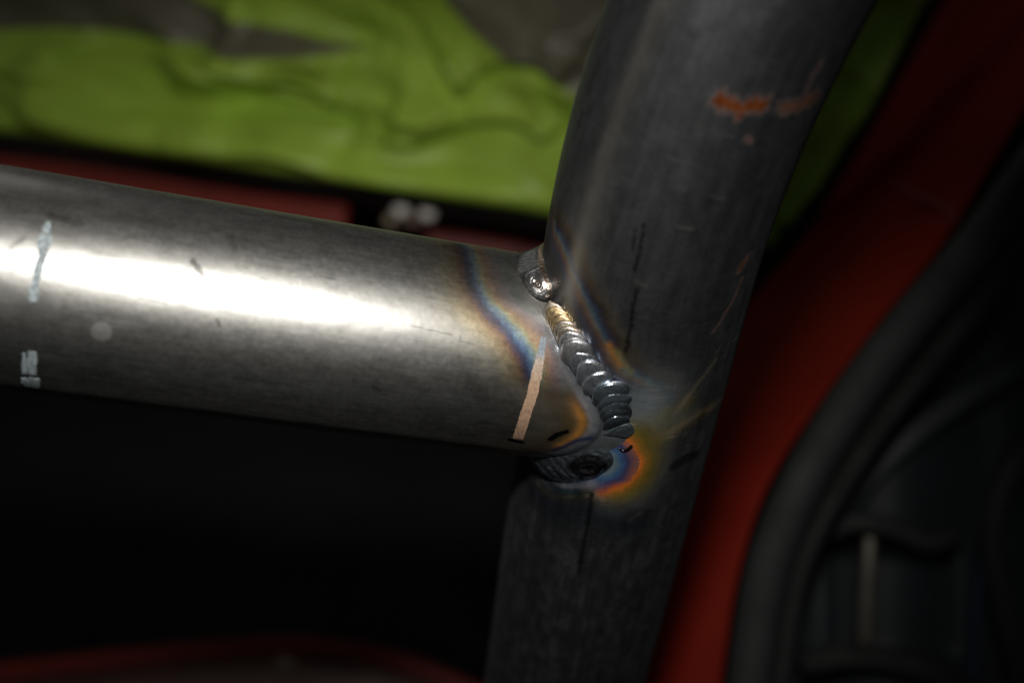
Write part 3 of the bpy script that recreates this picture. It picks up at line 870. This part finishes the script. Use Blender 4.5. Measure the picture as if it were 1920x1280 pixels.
# colours printed on the cover
def poly_mask(pts, soft=1.2):
    q = np.array([on_sheet(*p) for p in pts]); qq = np.vstack([q, q[:1]])
    dd, _ = seg_dist(AA, BB, qq); inside = np.zeros(AA.shape, bool)
    for i in range(len(q)):
        (x1, y1), (x2, y2) = qq[i], qq[i + 1]
        c_ = ((y1 > BB) != (y2 > BB)) & (AA < (x2 - x1) * (BB - y1) / (y2 - y1 + 1e-12) + x1)
        inside ^= c_
    sd_ = np.where(inside, np.abs(dd), -np.abs(dd))
    return sstep(-soft, soft, sd_)
green = np.array([.42, .62, .075]); grey = np.array([.20, .185, .125])
gcol = np.ones(AA.shape + (3,)) * green
gcol *= (.88 + .24 * fbm(AA * .03, BB * .05, 3))[..., None]
gm = poly_mask([(-160, -120), (-160, 62), (0, 60), (140, 58), (290, 72), (380, 88), (450, 108), (560, 103), (690, 97), (610, 78), (540, 58), (440, 40), (350, -5), (300, -120)])
gm = np.maximum(gm, poly_mask([(830, -120), (845, 0), (890, 50), (960, 100), (1020, 130), (1070, 162), (1110, 190), (1260, 140), (1300, -120)]))
grey = grey * .85
gcol = mix(gcol, grey * (.85 + .3 * fbm(AA * .05 + 4, BB * .05, 3))[..., None], gm)
GREEN_MAT, nt, b = new_mat("printed_cover")
ta = nd(nt, 'ShaderNodeAttribute', attribute_name="tint")
z = noise(nt, 60, 4)
nt.links.new(mulcol(nt, ta.outputs['Color'], remap(nt, z, .3, .7, .9, 1.1)), b.inputs['Base Color'])
b.inputs['Roughness'].default_value = .42
b.inputs['Specular IOR Level'].default_value = .4
# cut away everything beyond the right-hand hem
gf = grid_faces(na, nb)
ca = AA.ravel()[gf].mean(1); cb = BB.ravel()[gf].mean(1)
keep = ~((ca > hemr[0, 0]) & (cb < b_hem(ca)))
hem_pull = np.clip((hemr[0, 0] - AA) / 1.0, -1, 1)
gf = gf[keep]
used = np.unique(gf); remapi = -np.ones(AA.size, int); remapi[used] = np.arange(len(used))
sheet = mesh_obj("crumpled_cover", gsh.reshape(-1, 3)[used], remapi[gf], GREEN_MAT, None, colors=gcol.reshape(-1, 3)[used])
so = sheet.modifiers.new("thickness", 'SOLIDIFY'); so.thickness = .0006; so.offset = -1
tag(sheet, "crumpled lime green plastic cover with grey printed patches behind the tubes", "plastic cover")

# ---- black trim below the cover ----------------------------------------------
def extrude_profile(name, pts, prof, mat, parent, side=None):
    """sweep a closed profile [(across, out)] (mm) along pts; across is in the view of the lens"""
    pts = np.asarray(pts); m = len(pts)
    T = np.gradient(pts, axis=0); T /= np.linalg.norm(T, axis=1, keepdims=True)
    O = -pts / np.linalg.norm(pts, axis=1, keepdims=True)
    if side is not None: O = np.ones_like(pts) * side
    A = np.cross(T, O); A /= np.linalg.norm(A, axis=1, keepdims=True); O = np.cross(A, T)
    pr = np.asarray(prof) * 1e-3; n = len(pr)
    g = pts[:, None] + pr[None, :, 0, None] * A[:, None] + pr[None, :, 1, None] * O[:, None]
    f = grid_faces(m, n, close_v=True).tolist() + [list(range(n)), [(m - 1) * n + j for j in range(n)][::-1]]
    ob = mesh_obj(name, g.reshape(-1, 3), f, mat, parent)
    import bmesh
    bm = bmesh.new(); bm.from_mesh(ob.data); bmesh.ops.recalc_face_normals(bm, faces=bm.faces); bm.to_mesh(ob.data); bm.free()
    return ob
def rounded(wd, hg, r, n=5):
    out = []
    for cx, cy, a0 in ((wd / 2 - r, hg / 2 - r, 0), (-wd / 2 + r, hg / 2 - r, 90), (-wd / 2 + r, -hg / 2 + r, 180), (wd / 2 - r, -hg / 2 + r, 270)):
        for k in range(n):
            a = math.radians(a0 + 90 * k / (n - 1)); out.append((cx + r * math.cos(a), cy + r * math.sin(a)))
    return out
tr = resample([at(-150, 244, .625), at(200, 281, .615), at(600, 344, .60), at(1040, 411, .585), at(1300, 448, .575)], 10)
trim = extrude_profile("sill_trim", tr, rounded(8, 7, 3.2), RUBBER, None)
tag(trim, "black rubber trim strip running under the green cover's lower edge", "trim strip")

# ---- red sill with its bracket -------------------------------------------------
sill = thing("red_sill", "red painted sill panel glimpsed above the cross tube", "body panel", at(400, 420, .66))
sp = resample([at(-150, 314, .655), at(150, 352, .65), at(420, 395, .642), at(650, 424, .635)], 10)
extrude_profile("sill_panel", sp, rounded(22, 10, 4), RED, sill)
sp2 = resample([at(800, 455, .64), at(900, 468, .64), at(1010, 488, .64), at(1200, 530, .64)], 8)
extrude_profile("sill_panel", sp2, rounded(14, 10, 4), RED_DULL, sill)
sp3 = resample([at(-150, 272, .672), at(100, 303, .668), at(300, 328, .665), at(700, 374, .655), at(1040, 432, .65), at(1200, 460, .65)], 8)
extrude_profile("flange", sp3, rounded(12, 4, 1.6), simple_mat("brown_red_flange", (.13, .03, .022), .5, 0, 40, .4), sill)
brk = thing("bolted_bracket", "small dark bracket with two pale bolts above the cross tube", "bracket", at(770, 420, .63))
extrude_profile("plate", np.array([at(735, 408, .63), at(775, 408, .628), at(815, 412, .627)]), rounded(9, 3, 1.2), simple_mat("bracket_paint", (.16, .07, .04), .6, 0, 80, .5), brk)
BOLT = simple_mat("zinc_bolt", (.85, .80, .74), .5, .1, 200, .15)
def bolt(px, py, dep, r, parent):
    c0 = at(px, py, dep); o_ = -c0 / np.linalg.norm(c0)
    a_ = np.cross(o_, [0, 1, 0]); a_ /= np.linalg.norm(a_); b2 = np.cross(o_, a_)
    rings = [(0, -.004), (1.35, -.004), (1.35, -.0010), (1.0, -.0008), (1.0, .0020), (.85, .0028), (0, .0030)]
    v_ = []; n = 12
    for rr_, z_ in rings:
        for j in range(n):
            an = 2 * math.pi * j / n
            hexr = 1 / max(math.cos((an + math.pi / 6) % (math.pi / 3) - math.pi / 6), .5) if rr_ in (1.0,) else 1
            v_.append(c0 + (a_ * math.cos(an) + b2 * math.sin(an)) * r * rr_ * hexr * .92 + o_ * z_)
    f = grid_faces(len(rings), n, close_v=True)
    return mesh_obj("bolt", np.array(v_), f[:, ::-1], BOLT, parent, smooth=False)
bolt(753, 391, .606, .0034, brk); bolt(802, 398, .604, .0034, brk)
DIM = simple_mat("dull_bolt", (.30, .24, .16), .5, .3, 200, .4)
for px, py, r_ in ((733, 414, .0028), (768, 410, .0024)):
    b2_ = bolt(px, py, .628, r_, brk); b2_.data.materials[0] = DIM

# ---- right: red door pillar, seal, door ----------------------------------------
pil = thing("red_door_pillar", "red painted door pillar between the upright tube and the black seal", "body panel", at(1300, 1280, .47))
outer = resample(np.array([at(2130, -150, .44), at(2040, 20, .44), at(1960, 150, .44), at(1850, 330, .44), at(1755, 470, .44), at(1640, 610, .44), at(1530, 760, .44), at(1450, 890, .44), at(1405, 1000, .44), at(1376, 1120, .44), at(1345, 1330, .44)]), 8)
inner = resample(np.array([at(1960, -330, .56), at(1900, -190, .56), at(1810, -60, .56), at(1690, 150, .55), at(1585, 330, .54), at(1480, 480, .52), at(1340, 640, .51), at(1220, 800, .50), at(1170, 950, .49), at(1140, 1100, .48), at(1120, 1330, .47)]), 8)
n_s = len(outer); n_t = 26
q = np.linspace(0, 1, n_t)
bul = np.sin(q * math.pi) * .008
pts = outer[:, None] * (1 - q)[None, :, None] + inner[:, None] * q[None, :, None]
pts = pts + np.array([0.25, .1, .9]) * bul[None, :, None] + np.array([0, 0, 1.]) * (.003 * (fbm(np.arange(n_s)[:, None] * .08, q[None, :] * 3) - .5))[..., None]
pn = mesh_obj("pillar_panel", pts.reshape(-1, 3), grid_faces(n_s, n_t), PILLAR_RED, pil)
s2 = pn.modifiers.new("thickness", 'SOLIDIFY'); s2.thickness = .0015; s2.offset = 0
lipl = resample([at(1672, 345, .470), at(1715, 365, .462), at(1760, 385, .452), at(1800, 412, .440)], 6)
extrude_profile("folded_lip", lipl, rounded(2.2, 3, .9), RED_DULL, pil)
se = resample([at(1255, 1012, .498), at(1310, 1015, .481), at(1375, 1018, .452)], 6)
extrude_profile("seam_bead", se, rounded(3.2, 2.4, 1.1), simple_mat("seam_sealer", (.36, .12, .10), .5), pil)

seal_c = resample(np.array([at(2010, 200, .42), at(1905, 340, .42), at(1815, 460, .42), at(1700, 595, .42), at(1600, 725, .42), at(1515, 860, .42), at(1455, 985, .42), at(1418, 1110, .42), at(1385, 1340, .42)]), 10)
seal = thing("door_seal", "thick black rubber door seal curving down beside the red pillar", "door seal", at(1425, 1330, .42))
extrude_profile("seal_bulb", seal_c + 0, [(-10 + 0, 0), (-9, 4.5), (-5.5, 7.5), (-.5, 8), (4, 6), (5.5, 2), (5.5, -5), (-9, -5)], RUBBER2, seal)
off2 = resample(np.array([at(2080, 260, .425), at(1975, 400, .425), at(1885, 515, .425), at(1770, 650, .425), at(1670, 775, .425), at(1585, 900, .425), at(1522, 1015, .425), at(1486, 1130, .425), at(1455, 1340, .425)]), 10)
extrude_profile("seal_lip", off2, [(-4, 0), (-3, 3.2), (0, 4.2), (3, 3), (4.5, 0), (4, -4), (-4, -4)], RUBBER, seal)

door = thing("door_inner_panel", "dark blue grey inner door panel with ribs right of the seal", "door panel", at(1750, 1300, .47))
dg = []
nu, nvv = 60, 60
for i in range(nu):
    for j in range(nvv):
        py = 200 + 1180 * j / (nvv - 1)
        lx_ = np.interp(py, [200, 400, 515, 650, 775, 900, 1015, 1130, 1340], [2100, 1960, 1870, 1755, 1655, 1570, 1507, 1470, 1438])
        px = lx_ + (2200 - lx_) * i / (nu - 1)
        dep = .475 + .03 * sstep(.0, .25, np.array(abs(px - 1680) / 1000)) - .012 * float(np.exp(-((px - 1900) / 60) ** 2))
        rec = float(sstep(1540, 1575, np.array(px)) * sstep(1800, 1765, np.array(px)) * sstep(1005, 1030, np.array(py)) * sstep(1240, 1215, np.array(py)))
        dg.append(at(px, py, dep + .014 * rec))
dp = mesh_obj("panel_skin", np.array(dg), grid_faces(nu, nvv)[:, ::-1], GREYPL, door)
s3 = dp.modifiers.new("thickness", 'SOLIDIFY'); s3.thickness = .002; s3.offset = -1
PALE = simple_mat("dusty_rod", (.10, .088, .068), .5, .2, 60, .4)
extrude_profile("rod", resample([at(1632, 990, .466), at(1628, 1060, .464), at(1624, 1140, .463), at(1620, 1222, .463)], 5), rounded(5.5, 4, 1.8), PALE, door)
extrude_profile("ridge", resample([at(1545, 1000, .462), at(1600, 978, .458), at(1670, 988, .456), at(1740, 1015, .458), at(1790, 1000, .462)], 6), rounded(8, 7, 3), RUBBER2, door)
extrude_profile("lower_ledge", resample([at(1500, 1240, .462), at(1620, 1228, .458), at(1760, 1262, .458), at(1860, 1330, .462)], 6), rounded(10, 8, 3), RUBBER, door)
extrude_profile("upper_ledge", resample([at(1560, 975, .47), at(1640, 880, .468), at(1730, 800, .468), at(1850, 720, .468), at(1990, 640, .468)], 6), rounded(10, 6, 2.5), GREYPL, door)
BLUE = simple_mat("blue_cable", (.012, .030, .070), .5, 0, 60, .3)
extrude_profile("cable", resample([at(1880, 860, .462), at(1858, 960, .458), at(1842, 1060, .457), at(1830, 1160, .458), at(1822, 1320, .46)], 6), rounded(4, 4, 1.9), BLUE, door)
extrude_profile("grab_loop", resample([at(1960, 800, .452), at(1900, 870, .447), at(1868, 950, .445), at(1862, 1030, .445), at(1885, 1150, .447), at(1930, 1330, .45)], 6), rounded(9, 8, 3.8), RUBBER2, door)

# ---- bottom: red rim of the tub ----------------------------------------------------
rim = thing("red_wheel_tub", "dark red curved rim of a body panel at the bottom edge", "body panel", at(500, 1330, .72))
rp = resample([at(-140, 1275, .72), at(60, 1252, .72), at(250, 1230, .72), at(420, 1214, .72), at(560, 1209, .72), at(680, 1222, .72), at(780, 1248, .72), at(880, 1292, .72), at(980, 1350, .72)], 8)
extrude_profile("rim_edge", rp, rounded(10, 8, 3.6), RED, rim)
lo = rp + np.array([0, -.08, -.02])
v_ = np.stack([rp - np.array([0, .002, .002]), (rp + lo) / 2 + np.array([0, 0, .010]), lo], 1)
pnl = mesh_obj("rim_panel", v_.reshape(-1, 3), grid_faces(len(rp), 3), simple_mat("maroon_inner", (.075, .03, .024), .6, 0, 30, .4), rim)
s4 = pnl.modifiers.new("thickness", 'SOLIDIFY'); s4.thickness = .0015
bb_ = bolt(535, 1244, .69, .004, rim); bb_.data.materials[0] = simple_mat("painted_bolt", (.10, .07, .06), .6)
